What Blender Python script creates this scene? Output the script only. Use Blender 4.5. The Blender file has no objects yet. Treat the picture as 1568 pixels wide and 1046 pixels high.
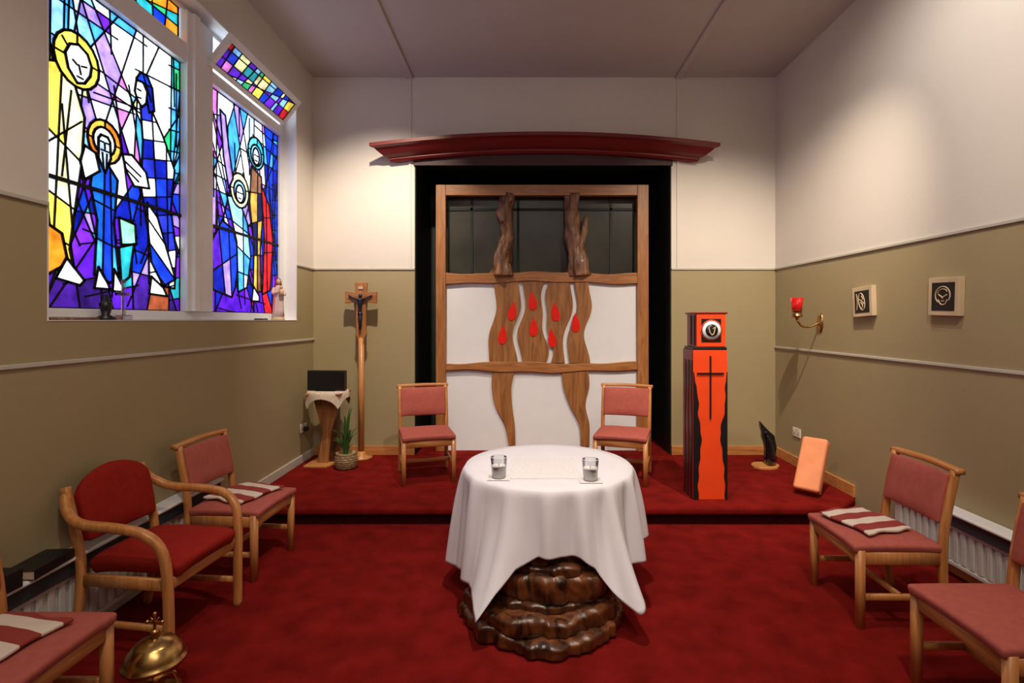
import bpy, bmesh, math, random
from mathutils import Vector, Matrix, noise
from mathutils.geometry import delaunay_2d_cdt
R = math.radians
sc = bpy.context.scene
col = sc.collection

# ------------------------------------------------------------------ materials
def new_mat(name):
    m = bpy.data.materials.new(name); m.use_nodes = True
    nt = m.node_tree; b = nt.nodes['Principled BSDF']
    return m, nt, b
def c4(c): return (c[0], c[1], c[2], 1)
def mat(name, c, rough=.6, metal=0, var=0.0, scale=6.0, bump=0.0, bscale=80, spec=.5, stretch=(1,1,1), trans=0, ior=1.45, coat=0, sheen=0):
    m, nt, b = new_mat(name)
    b.inputs['Base Color'].default_value = c4(c)
    b.inputs['Roughness'].default_value = rough
    b.inputs['Metallic'].default_value = metal
    b.inputs['Specular IOR Level'].default_value = spec
    b.inputs['Transmission Weight'].default_value = trans
    b.inputs['IOR'].default_value = ior
    b.inputs['Coat Weight'].default_value = coat
    b.inputs['Sheen Weight'].default_value = sheen
    tc = nt.nodes.new('ShaderNodeTexCoord')
    mp = nt.nodes.new('ShaderNodeMapping'); mp.inputs['Scale'].default_value = stretch
    nt.links.new(tc.outputs['Object'], mp.inputs[0])
    if var > 0:
        n = nt.nodes.new('ShaderNodeTexNoise'); n.inputs['Scale'].default_value = scale; n.inputs['Detail'].default_value = 5
        nt.links.new(mp.outputs[0], n.inputs['Vector'])
        r = nt.nodes.new('ShaderNodeValToRGB')
        r.color_ramp.elements[0].position = .3; r.color_ramp.elements[1].position = .7
        r.color_ramp.elements[0].color = c4([x*(1-var) for x in c]); r.color_ramp.elements[1].color = c4([min(1, x*(1+var)) for x in c])
        nt.links.new(n.outputs[0], r.inputs[0]); nt.links.new(r.outputs[0], b.inputs['Base Color'])
    if bump > 0:
        n2 = nt.nodes.new('ShaderNodeTexNoise'); n2.inputs['Scale'].default_value = bscale; n2.inputs['Detail'].default_value = 4
        nt.links.new(mp.outputs[0], n2.inputs['Vector'])
        bp = nt.nodes.new('ShaderNodeBump'); bp.inputs['Strength'].default_value = bump; bp.inputs['Distance'].default_value = .01
        nt.links.new(n2.outputs[0], bp.inputs['Height']); nt.links.new(bp.outputs[0], b.inputs['Normal'])
    return m
def wood(name, c1, c2, stretch=(14, 14, 1.2), rough=.4, coat=.15, bump=.15, p0=.32, p1=.66):
    m, nt, b = new_mat(name)
    tc = nt.nodes.new('ShaderNodeTexCoord'); mp = nt.nodes.new('ShaderNodeMapping'); mp.inputs['Scale'].default_value = stretch
    nt.links.new(tc.outputs['Object'], mp.inputs[0])
    n = nt.nodes.new('ShaderNodeTexNoise'); n.inputs['Scale'].default_value = 2.0; n.inputs['Detail'].default_value = 8; n.inputs['Distortion'].default_value = 1.2
    nt.links.new(mp.outputs[0], n.inputs['Vector'])
    r = nt.nodes.new('ShaderNodeValToRGB'); r.color_ramp.elements[0].position = p0; r.color_ramp.elements[1].position = p1
    r.color_ramp.elements[0].color = c4(c1); r.color_ramp.elements[1].color = c4(c2)
    nt.links.new(n.outputs[0], r.inputs[0]); nt.links.new(r.outputs[0], b.inputs['Base Color'])
    bp = nt.nodes.new('ShaderNodeBump'); bp.inputs['Strength'].default_value = bump; bp.inputs['Distance'].default_value = .01
    nt.links.new(n.outputs[0], bp.inputs['Height']); nt.links.new(bp.outputs[0], b.inputs['Normal'])
    b.inputs['Roughness'].default_value = rough; b.inputs['Coat Weight'].default_value = coat
    return m
DADO = 2.286
def two_tone(name):
    m, nt, b = new_mat(name)
    g = nt.nodes.new('ShaderNodeNewGeometry'); s = nt.nodes.new('ShaderNodeSeparateXYZ')
    nt.links.new(g.outputs['Position'], s.inputs[0])
    gt = nt.nodes.new('ShaderNodeMath'); gt.operation = 'GREATER_THAN'; gt.inputs[1].default_value = DADO
    nt.links.new(s.outputs['Z'], gt.inputs[0])
    mx = nt.nodes.new('ShaderNodeMix'); mx.data_type = 'RGBA'
    mx.inputs[6].default_value = (.345, .276, .150, 1); mx.inputs[7].default_value = (.68, .62, .56, 1)
    nt.links.new(gt.outputs[0], mx.inputs[0])
    n = nt.nodes.new('ShaderNodeTexNoise'); n.inputs['Scale'].default_value = 1.3; n.inputs['Detail'].default_value = 4
    nt.links.new(g.outputs['Position'], n.inputs['Vector'])
    mr = nt.nodes.new('ShaderNodeMapRange'); mr.inputs['To Min'].default_value = .93; mr.inputs['To Max'].default_value = 1.06
    nt.links.new(n.outputs[0], mr.inputs[0])
    vm = nt.nodes.new('ShaderNodeVectorMath'); vm.operation = 'SCALE'
    nt.links.new(mx.outputs[2], vm.inputs[0]); nt.links.new(mr.outputs[0], vm.inputs['Scale'])
    nt.links.new(vm.outputs[0], b.inputs['Base Color'])
    n2 = nt.nodes.new('ShaderNodeTexNoise'); n2.inputs['Scale'].default_value = 60; nt.links.new(g.outputs['Position'], n2.inputs['Vector'])
    bp = nt.nodes.new('ShaderNodeBump'); bp.inputs['Strength'].default_value = .08; bp.inputs['Distance'].default_value = .01
    nt.links.new(n2.outputs[0], bp.inputs['Height']); nt.links.new(bp.outputs[0], b.inputs['Normal'])
    b.inputs['Roughness'].default_value = .5
    return m
def thin_glass(name, tint, amt=.14):
    m, nt, b = new_mat(name); out = [n for n in nt.nodes if n.type == 'OUTPUT_MATERIAL'][0]
    t = nt.nodes.new('ShaderNodeBsdfTransparent'); t.inputs[0].default_value = c4(tint)
    g = nt.nodes.new('ShaderNodeBsdfGlossy'); g.inputs['Roughness'].default_value = .05
    fr = nt.nodes.new('ShaderNodeFresnel'); fr.inputs[0].default_value = 1.5
    ad = nt.nodes.new('ShaderNodeMath'); ad.operation = 'ADD'; ad.inputs[1].default_value = amt-.04; nt.links.new(fr.outputs[0], ad.inputs[0])
    mx = nt.nodes.new('ShaderNodeMixShader'); nt.links.new(ad.outputs[0], mx.inputs[0]); nt.links.new(t.outputs[0], mx.inputs[1]); nt.links.new(g.outputs[0], mx.inputs[2])
    nt.links.new(mx.outputs[0], out.inputs[0]); return m
M = {}
M['wall'] = two_tone('wall_paint')
M['ceil'] = mat('ceiling_paint', (.52, .47, .45), .8, var=.04, scale=1)
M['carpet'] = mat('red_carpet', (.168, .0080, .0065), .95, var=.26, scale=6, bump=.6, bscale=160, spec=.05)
M['riser'] = mat('carpet_riser_shaded', (.035, .003, .003), .95, var=.2, scale=20, spec=.05)  # darker carpet: shadow under the nosing is partly put into this colour
M['trim'] = mat('trim_paint', (.50, .47, .41), .5, var=.04)
M['white'] = mat('white_gloss_paint', (.80, .80, .82), .35, var=.03)
M['oak'] = wood('oak_wood', (.42, .155, .040), (.60, .26, .085))
M['oakh'] = wood('oak_wood_horizontal', (.42, .155, .040), (.60, .26, .085), stretch=(1.2, 14, 14))
M['slab'] = wood('carved_slab_wood', (.19, .068, .018), (.37, .16, .052), stretch=(9, 9, 1.1), rough=.4)
M['frame'] = wood('screen_frame_wood', (.27, .095, .026), (.42, .175, .055), stretch=(12, 12, 1.3), rough=.4)
M['frameh'] = wood('screen_rail_wood', (.27, .095, .026), (.42, .175, .055), stretch=(1.3, 12, 12), rough=.4)
M['drift'] = wood('driftwood', (.055, .020, .008), (.34, .16, .075), stretch=(14, 14, 2), rough=.5, bump=.7)
M['stump'] = wood('stump_wood', (.016, .005, .002), (.21, .066, .020), stretch=(5, 5, 3.0), rough=.33, coat=.25, bump=.7, p0=.36, p1=.70)
M['stumpd'] = wood('dark_brown_wood', (.010, .003, .0015), (.12, .038, .013), stretch=(5, 5, 2.4), rough=.36)
M['pink'] = mat('salmon_upholstery', (.40, .100, .078), .85, var=.08, scale=30, bump=.3, bscale=350, spec=.15)
M['redf'] = mat('red_upholstery', (.27, .014, .009), .85, var=.1, scale=30, bump=.3, bscale=350, spec=.15)
M['cloth'] = mat('white_linen', (.78, .75, .80), .8, var=.02, bump=.15, bscale=300)
M['lace'] = mat('cream_lace', (.62, .50, .40), .9, var=.2, scale=70, bump=.5, bscale=120)
M['altlin'] = mat('embroidered_linen', (.78, .74, .74), .9, var=.06, scale=60, bump=.5, bscale=100)
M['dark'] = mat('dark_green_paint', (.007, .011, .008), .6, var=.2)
M['maroon'] = mat('maroon_gloss', (.150, .008, .009), .4, var=.1, scale=4)
M['maroond'] = mat('maroon_shaded', (.04, .004, .006), .5, var=.1, scale=4)  # maroon darkened for the shade under the cornice
M['panel'] = mat('white_panel', (.76, .76, .80), .5, var=.02)
M['dglass'] = mat('dark_glass', (.040, .036, .026), .28, spec=.35, var=.45, scale=1.6)  # mottled colour stands in for dim reflections in the glass
M['drop'] = mat('red_glass_drop', (.75, .02, .015), .15, coat=.6, var=.1)
M['orange'] = mat('orange_red_lacquer', (.80, .065, .012), .4, var=.06, scale=5)
M['dred'] = mat('deep_red_lacquer', (.20, .005, .005), .35, var=.3, scale=5, stretch=(1, 1, .2))
M['black'] = mat('black_paint', (.008, .008, .009), .4, var=.2)
M['blackg'] = mat('gloss_black', (.006, .007, .010), .12, coat=.5, var=.2)
M['brass'] = mat('brass', (.50, .31, .11), .26, 1, var=.2, scale=12)
M['redglass'] = mat('red_votive_glass', (.50, .006, .006), .08, coat=.8, var=.1)
M['glass'] = thin_glass('clear_glass', (.93, .94, .96))
M['wax'] = mat('candle_wax', (.88, .84, .78), .5, var=.03)
M['peach'] = mat('peach_pad', (.78, .28, .13), .75, var=.08, scale=8)
M['cream'] = mat('cream_block', (.56, .42, .27), .6, var=.12)
M['plastic'] = mat('socket_plastic', (.72, .66, .55), .4, var=.02)
M['leaf'] = mat('leaf_green', (.035, .11, .020), .45, var=.3, scale=20)
M['basket'] = mat('wicker', (.36, .25, .13), .8, var=.4, scale=40, bump=.8, bscale=60)
M['rad'] = mat('radiator_enamel', (.58, .56, .53), .4, var=.03)
M['radd'] = mat('radiator_dark', (.03, .035, .045), .5, var=.1)
M['skin'] = mat('statue_flesh', (.65, .38, .28), .5, var=.05)
M['hair'] = mat('statue_brown', (.14, .06, .03), .5, var=.1)
M['robe'] = mat('statue_robe', (.62, .46, .44), .5, var=.08, scale=30)
M['bronze'] = mat('dark_bronze', (.035, .04, .07), .35, .7, var=.2, scale=40)
M['lead'] = mat('lead_came', (.010, .010, .012), .6, var=.1, spec=.2)
def stripes():
    m, nt, b = new_mat('striped_fabric')
    tc = nt.nodes.new('ShaderNodeTexCoord'); s = nt.nodes.new('ShaderNodeSeparateXYZ'); nt.links.new(tc.outputs['Object'], s.inputs[0])
    a = nt.nodes.new('ShaderNodeMath'); a.operation = 'MULTIPLY_ADD'; a.inputs[1].default_value = 6.6; a.inputs[2].default_value = 10.0
    f = nt.nodes.new('ShaderNodeMath'); f.operation = 'FRACT'; g = nt.nodes.new('ShaderNodeMath'); g.operation = 'GREATER_THAN'; g.inputs[1].default_value = .52
    nt.links.new(s.outputs['X'], a.inputs[0]); nt.links.new(a.outputs[0], f.inputs[0]); nt.links.new(f.outputs[0], g.inputs[0])
    mx = nt.nodes.new('ShaderNodeMix'); mx.data_type = 'RGBA'; mx.inputs[6].default_value = (.27, .03, .025, 1); mx.inputs[7].default_value = (.66, .55, .47, 1)
    nt.links.new(g.outputs[0], mx.inputs[0]); nt.links.new(mx.outputs[2], b.inputs['Base Color']); b.inputs['Roughness'].default_value = .8
    return m
M['stripe'] = stripes()
def stained_mat():
    m, nt, b = new_mat('stained_glass')
    out = [n for n in nt.nodes if n.type == 'OUTPUT_MATERIAL'][0]
    at = nt.nodes.new('ShaderNodeAttribute'); at.attribute_name = 'glasscol'
    tc = nt.nodes.new('ShaderNodeTexCoord')
    n = nt.nodes.new('ShaderNodeTexNoise'); n.inputs['Scale'].default_value = 9; n.inputs['Detail'].default_value = 3
    nt.links.new(tc.outputs['Object'], n.inputs['Vector'])
    mr = nt.nodes.new('ShaderNodeMapRange'); mr.inputs['From Min'].default_value = .3; mr.inputs['From Max'].default_value = .7
    mr.inputs['To Min'].default_value = .45; mr.inputs['To Max'].default_value = 1.3
    nt.links.new(n.outputs[0], mr.inputs[0])
    vm = nt.nodes.new('ShaderNodeVectorMath'); vm.operation = 'SCALE'
    nt.links.new(at.outputs['Color'], vm.inputs[0]); nt.links.new(mr.outputs[0], vm.inputs['Scale'])
    t = nt.nodes.new('ShaderNodeBsdfTranslucent'); nt.links.new(vm.outputs[0], t.inputs['Color'])
    gl = nt.nodes.new('ShaderNodeBsdfGlossy'); gl.inputs['Roughness'].default_value = .1
    mx = nt.nodes.new('ShaderNodeMixShader'); mx.inputs[0].default_value = .02
    nt.links.new(t.outputs[0], mx.inputs[1]); nt.links.new(gl.outputs[0], mx.inputs[2]); nt.links.new(mx.outputs[0], out.inputs[0])
    return m
M['stained'] = stained_mat()

# ------------------------------------------------------------------ mesh helpers
def empty(name, loc=(0, 0, 0), yaw=0):
    e = bpy.data.objects.new(name, None); col.objects.link(e); e.location = loc; e.rotation_euler = (0, 0, yaw); e.empty_display_size = .1
    return e
def add(name, verts, faces, m, parent=None, smooth=False, bevel=0, seg=2, loc=None, rot=None):
    me = bpy.data.meshes.new(name); me.from_pydata([tuple(v) for v in verts], [], faces)
    bm = bmesh.new(); bm.from_mesh(me); bmesh.ops.recalc_face_normals(bm, faces=bm.faces); bm.to_mesh(me); bm.free()
    me.materials.append(m if not isinstance(m, str) else M[m])
    o = bpy.data.objects.new(name, me); col.objects.link(o)
    if parent: o.parent = parent
    if loc: o.location = loc
    if rot: o.rotation_euler = rot
    if bevel > 0:
        b = o.modifiers.new('bevel', 'BEVEL'); b.width = bevel; b.segments = seg; b.limit_method = 'ANGLE'; b.angle_limit = R(40)
        smooth = True
    if smooth:
        for p in me.polygons: p.use_smooth = True
        if bevel > 0:
            w = o.modifiers.new('wn', 'WEIGHTED_NORMAL'); w.keep_sharp = True
    return o
BF = [(0, 1, 3, 2), (4, 6, 7, 5), (0, 4, 5, 1), (2, 3, 7, 6), (0, 2, 6, 4), (1, 5, 7, 3)]
def boxv(c, s):
    return [(c[0]+dx*s[0]/2, c[1]+dy*s[1]/2, c[2]+dz*s[2]/2) for dx in (-1, 1) for dy in (-1, 1) for dz in (-1, 1)]
def box(name, c, s, m, parent=None, bevel=.004, rot=None, seg=2):
    return add(name, boxv((0, 0, 0), s), BF, m, parent, bevel=bevel, loc=c, rot=rot, seg=seg)
def boxes(name, lst, m, parent=None, bevel=0):
    V = []; F = []
    for a, b in lst:
        k = len(V); c = [(a[i]+b[i])/2 for i in range(3)]; s = [abs(b[i]-a[i]) for i in range(3)]
        V += boxv(c, s); F += [tuple(i+k for i in f) for f in BF]
    return add(name, V, F, m, parent, bevel=bevel)
def prism(name, pts, a0, a1, m, parent=None, plane='xz', bevel=0, loc=None, rot=None):
    n = len(pts)
    def P(p, a):
        return (p[0], a, p[1]) if plane == 'xz' else ((p[0], p[1], a) if plane == 'xy' else (a, p[0], p[1]))
    V = [P(p, a0) for p in pts]+[P(p, a1) for p in pts]
    F = [tuple(range(n)), tuple(range(2*n-1, n-1, -1))]+[(i, (i+1) % n, n+(i+1) % n, n+i) for i in range(n)]
    return add(name, V, F, m, parent, bevel=bevel, loc=loc, rot=rot)
def lathe(name, prof, m, parent=None, loc=None, seg=32, rot=None):
    V = []; F = []; n = len(prof)
    for i in range(seg):
        a = 2*math.pi*i/seg
        for r, z in prof: V.append((r*math.cos(a), r*math.sin(a), z))
    for i in range(seg):
        j = (i+1) % seg
        for k in range(n-1): F.append((i*n+k, j*n+k, j*n+k+1, i*n+k+1))
    o = add(name, V, F, m, parent, smooth=True, loc=loc, rot=rot)
    bm = bmesh.new(); bm.from_mesh(o.data); bmesh.ops.remove_doubles(bm, verts=bm.verts, dist=1e-5); bmesh.ops.recalc_face_normals(bm, faces=bm.faces); bm.to_mesh(o.data); bm.free()
    return o
def cr(pts, n=8):
    pts = [Vector(p) for p in pts]; out = []
    P = [pts[0]*2-pts[1]]+pts+[pts[-1]*2-pts[-2]]
    for i in range(1, len(P)-2):
        for k in range(n):
            t = k/n; a, b, c, d = P[i-1:i+3]
            out.append(.5*((2*b)+(-a+c)*t+(2*a-5*b+4*c-d)*t*t+(-a+3*b-3*c+d)*t**3))
    out.append(pts[-1]); return out
def sweep(name, pts, m, parent=None, r=None, rect=None, up=(1, 0, 0), seg=12, rough=0, n=8, loc=None, smoothpath=True):
    """r: float/list ; rect: (w along 'up', h)"""
    P = cr(pts, n) if smoothpath else [Vector(p) for p in pts]
    N = len(P); V = []; F = []; up = Vector(up)
    if rect:
        w, h = rect[0]/2, rect[1]/2; q = min(w, h)*.35
        sec = [(-w+q, -h), (w-q, -h), (w, -h+q), (w, h-q), (w-q, h), (-w+q, h), (-w, h-q), (-w, -h+q)]
    for i, p in enumerate(P):
        t = (P[min(i+1, N-1)]-P[max(i-1, 0)]).normalized()
        a = (up-t*up.dot(t))
        if a.length < 1e-4: a = t.orthogonal()
        a.normalize(); b = t.cross(a)
        if rect:
            for s in sec: V.append(p+a*s[0]+b*s[1])
            ns = 8
        else:
            if isinstance(r, (list, tuple)):
                f = i/(N-1)*(len(r)-1); k = min(int(f), len(r)-2); rr = r[k]*(1-(f-k))+r[k+1]*(f-k)
            else: rr = r
            ns = seg
            for j in range(seg):
                an = 2*math.pi*j/seg; q = rr
                if rough: q *= 1+rough*noise.noise(Vector((math.cos(an)*2, math.sin(an)*2, p.z*5+p.x*3)))
                V.append(p+a*math.cos(an)*q+b*math.sin(an)*q)
    for i in range(N-1):
        for j in range(ns): F.append((i*ns+j, i*ns+(j+1) % ns, (i+1)*ns+(j+1) % ns, (i+1)*ns+j))
    F.append(tuple(range(ns))); F.append(tuple(range((N-1)*ns, N*ns)))
    return add(name, V, F, m, parent, smooth=True, loc=loc)
def loft(name, rings, m, parent=None, seg=24, loc=None, fold=0, nf=9, rough=0):
    V = []; F = []; N = len(rings)
    for cx, cy, cz, rx, ry in rings:
        for j in range(seg):
            a = 2*math.pi*j/seg; k = 1+fold*math.cos(nf*a)+(rough*noise.noise(Vector((math.cos(a), math.sin(a), cz*9))) if rough else 0)
            V.append((cx+rx*k*math.cos(a), cy+ry*k*math.sin(a), cz))
    for i in range(N-1):
        for j in range(seg): F.append((i*seg+j, i*seg+(j+1) % seg, (i+1)*seg+(j+1) % seg, (i+1)*seg+j))
    F.append(tuple(range(seg))); F.append(tuple(range((N-1)*seg, N*seg)))
    return add(name, V, F, m, parent, smooth=True, loc=loc)
def ball(name, c, r, m, parent=None, sc_=(1, 1, 1)):
    prof = [(max(1e-6, r*math.sin(math.pi*i/14)), -r*math.cos(math.pi*i/14)) for i in range(15)]
    o = lathe(name, prof, m, parent, loc=c, seg=20); o.scale = sc_; return o

# ------------------------------------------------------------------ room
XL, XR, YB, YF, ZC = -2.397, 2.915, 6.01, -1.6, 4.49
T = .3
NX0, NX1, NZ1 = -1.232, 1.72, 3.53
WY0, WY1, WZ0, WZ1 = 2.638, 5.57, 1.695, 4.06
boxes('floor', [((XL-T, YF-T, -.1), (XR+T, YB+T, 0))], 'carpet')
boxes('floor_alcove', [((NX0-.02, YB+.001, 0), (NX1+.02, 7.05, .15))], 'carpet')
boxes('ceiling', [((XL-T, YF-T, ZC), (XR+T, YB+T, ZC+.15))], 'ceil')
boxes('wall_left', [((XL-T, YF-T, 0), (XL, WY0, ZC)), ((XL-T, WY1, 0), (XL, YB+T, ZC)), ((XL-T, WY0, 0), (XL, WY1, WZ0)), ((XL-T, WY0, WZ1), (XL, WY1, ZC))], 'wall')
boxes('wall_right', [((XR, YF-T, 0), (XR+T, YB+T, ZC))], 'wall')
boxes('wall_back', [((XL, YB, 0), (NX0, YB+T, ZC)), ((NX1, YB, 0), (XR, YB+T, ZC)), ((NX0, YB, NZ1), (NX1, YB+T, ZC))], 'wall')
boxes('wall_front', [((XL, YF-T, 0), (XR, YF, ZC))], 'wall')
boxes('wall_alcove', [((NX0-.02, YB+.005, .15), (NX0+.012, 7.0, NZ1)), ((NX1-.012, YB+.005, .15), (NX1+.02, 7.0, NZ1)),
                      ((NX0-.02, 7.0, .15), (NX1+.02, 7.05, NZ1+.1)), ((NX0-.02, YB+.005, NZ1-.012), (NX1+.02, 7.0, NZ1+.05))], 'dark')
tz, tt = .022, .014
boxes('trim_1', [((XL, YF, DADO-tz/2), (XL+tt, WY0, DADO+tz/2)), ((XL, WY1, DADO-tz/2), (XL+tt, YB, DADO+tz/2))], 'trim', bevel=.003)
boxes('trim_2', [((XL, YF, 1.48-tz/2), (XL+tt, YB, 1.48+tz/2))], 'trim', bevel=.003)
boxes('trim_3', [((XR-tt, YF, DADO-tz/2), (XR, YB, DADO+tz/2))], 'trim', bevel=.003)
boxes('trim_4', [((XR-tt, YF, 1.39-tz/2), (XR, YB, 1.39+tz/2))], 'trim', bevel=.003)
boxes('trim_5', [((XL, YB-tt, DADO-tz/2), (NX0, YB, DADO+tz/2)), ((NX1, YB-tt, DADO-tz/2), (XR, YB, DADO+tz/2))], 'trim', bevel=.003)
boxes('trim_6', [((-1.30, YB-.012, DADO), (-1.27, YB, ZC)), ((1.78, YB-.012, DADO), (1.81, YB, ZC))], M['wall'], bevel=.003)
boxes('trim_7', [((-1.32, YF, ZC-.022), (-1.25, YB, ZC)), ((1.76, YF, ZC-.022), (1.83, YB, ZC))], 'ceil', bevel=.004)
boxes('baseboard_back', [((XL, YB-.02, .15), (NX0, YB, .255)), ((NX1, YB-.02, .15), (XR, YB, .255))], 'oakh', bevel=.004)
boxes('baseboard_right', [((XR-.022, 4.56, .15), (XR, YB-.02, .255)), ((XR-.022, YF, 0), (XR, 4.3, .10))], M['oakh'], bevel=.004)
boxes('baseboard_left', [((XL, 4.32, .15), (XL+.02, YB-.02, .235)), ((XL, YF, 0), (XL+.02, 4.32, .10))], 'trim', bevel=.004)
pl = empty('platform')
SY = 4.31
e_ = .002
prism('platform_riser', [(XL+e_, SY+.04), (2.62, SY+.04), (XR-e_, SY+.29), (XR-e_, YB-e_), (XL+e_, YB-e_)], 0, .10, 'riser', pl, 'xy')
prism('platform_top', [(XL+e_, SY), (2.64, SY), (XR-e_, SY+.25), (XR-e_, YB-e_), (XL+e_, YB-e_)], .085, .15, 'carpet', pl, 'xy', bevel=.02)

# ------------------------------------------------------------------ cornice
def cornice():
    e = empty('arched_cornice')
    xc, h = .252, 1.93; prof = [(0, 0), (.07, 0), (.09, .02), (.09, .035), (.12, .045), (.15, .06), (.19, .09), (.225, .122), (.25, .128), (.27, .135), (.27, .172), (0, .172)]
    V = []; F = []; n = 48; k = len(prof)
    for i in range(n+1):
        for pr, pz in prof:
            hh = h-(.27-pr)*.95; x = xc+hh*(-1+2*i/n); arch = .125*(1-((x-xc)/h)**2)
            V.append((x, YB-pr, 3.475+pz+arch))
    for i in range(n):
        for j in range(k): F.append((i*k+j, i*k+(j+1) % k, (i+1)*k+(j+1) % k, (i+1)*k+j))
    F.append(tuple(range(k))); F.append(tuple(range(n*k, n*k+k)))
    add('cornice_moulding', V, F, 'maroon', e)
    box('cornice_shadow_board', ((NX0+NX1)/2, YB-.012, 3.55), (NX1-NX0+.02, .02, .16), 'maroond', e)  # dark board paints in the shadow beneath the cornice
cornice()

# ------------------------------------------------------------------ carved screen
def screen():
    e = empty('carved_wood_screen', (0, 6.2, .15))
    Z = lambda z: z-.15
    boxes('frame_posts', [((-1.015, -.04, 0), (-.899, .05, 3.146)), ((1.364, -.04, 0), (1.496, .05, 3.146))], 'frame', e, bevel=.006)
    boxes('frame_top', [((-.899, -.038, Z(3.17)), (1.364, .048, Z(3.296)))], 'frameh', e, bevel=.006)
    boxes('white_panels', [((-.899, .015, 0), (1.364, .04, Z(2.19)))], 'panel', e)
    boxes('top_glass', [((-.899, .12, Z(2.15)), (1.364, .13, Z(3.2)))], 'dglass', e)
    boxes('top_glass_bars', [((-.62, .105, Z(2.19)), (-.59, .119, Z(3.17))), ((-.06, .105, Z(2.19)), (-.03, .119, Z(3.17))), ((1.06, .105, Z(2.19)), (1.09, .119, Z(3.17))), ((-.899, .105, Z(3.02)), (1.364, .119, Z(3.05)))], 'dark', e)  # dark bars just ahead of the top glass
    def rail(nm, zc, hgt, ph):
        top = []; bot = []
        for i in range(41):
            x = -.899+2.263*i/40
            top.append((x, Z(zc+hgt/2+.012*math.sin(x*4+ph)+.006*math.sin(x*11)))); bot.append((x, Z(zc-hgt/2+.014*math.sin(x*3+ph*2)+.008*math.sin(x*9+1))))
        prism(nm, top+bot[::-1], -.035, .014, 'frameh', e, bevel=.006)
    rail('middle_rail', 2.20, .115, .5); rail('lower_rail', 1.145, .10, 2.)
    z0, z1 = 1.19, 2.16
    def B(c, t):
        return c[0]*(1-t)+c[1]*t+c[2]*math.sin(2*math.pi*t+c[3])+c[4]*math.sin(4*math.pi*t)
    g = .027
    bd = [(-.375, -.325, .035, 3.4, .008), (-.03, -.03, .045, 2.9, .012), (.295, .285, .035, .6, .02), (.545, .60, .045, 3.3, .008), (.80, .775, .045, 2.9, .015)]
    for i in range(4):
        L = []; Rr = []
        for k in range(25):
            t = k/24; z = Z(z0+(z1-z0)*t)
            L.append((B(bd[i], t)+(g if i > 0 else 0), z)); Rr.append((B(bd[i+1], t)-(g if i < 3 else 0), z))
        prism('wavy_slab_%d' % (i+1), L+Rr[::-1], -.02, .016, 'slab', e, bevel=.005)
    for i, (x, z) in enumerate([(-.11, 1.81), (.125, 1.93), (.395, 1.80), (-.225, 1.53), (.14, 1.62), (.355, 1.49), (.635, 1.67)]):
        pts = []
        for k in range(24):
            a = 2*math.pi*k/24; s = math.sin(a/2)
            pts.append((.070*math.sin(a)*s**1.3, .115*math.cos(a)))
        tl = (-.15, .1, .12, -.1, 0, .1, .05)[i]
        pts = [(x+px*math.cos(tl)-pz*math.sin(tl), Z(z)+px*math.sin(tl)+pz*math.cos(tl)) for px, pz in pts]
        prism('red_drop_%d' % (i+1), pts, -.03, -.015, 'drop', e, bevel=.003)
    def trunk(nm, L, Rr, zs):
        l = cr([(x, 0, Z(z)) for x, z in zip(L, zs)], 6); r = cr([(x, 0, Z(z)) for x, z in zip(Rr, zs)], 6)
        prism(nm, [(p.x, p.z) for p in l]+[(p.x, p.z) for p in r[::-1]], -.02, .016, 'slab', e, bevel=.005)
    zs = (1.15, .925, .69, .46, .20)
    trunk('lower_trunk_1', (-.341, -.357, -.32, -.205, -.15), (-.07, -.12, -.115, -.085, -.075), zs)
    trunk('lower_trunk_2', (.473, .488, .566, .68, .70), (.783, .80, .755, .80, .80), zs)
    sweep('driftwood_1', [(-.235, .03, Z(2.22)), (-.225, .03, Z(2.5)), (-.165, .03, Z(2.72)), (-.20, .03, Z(2.98)), (-.15, .03, Z(3.2))], 'drift', e, r=[.14, .095, .065, .085, .075], rough=.6, seg=28, n=14)
    sweep('driftwood_knot', [(-.20, .0, Z(2.88)), (-.27, .0, Z(2.96)), (-.285, 0, Z(3.02))], 'drift', e, r=[.06, .04, .012], rough=.3)
    sweep('driftwood_2', [(.68, .03, Z(2.22)), (.65, .03, Z(2.5)), (.60, .03, Z(2.8)), (.60, .03, Z(3.2))], 'drift', e, r=[.145, .105, .085, .08], rough=.5, seg=28, n=14)
    sweep('driftwood_branch', [(.66, 0, Z(2.50)), (.73, -.01, Z(2.72)), (.765, -.01, Z(2.93))], 'drift', e, r=[.07, .045, .03], rough=.4)
screen()

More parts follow.
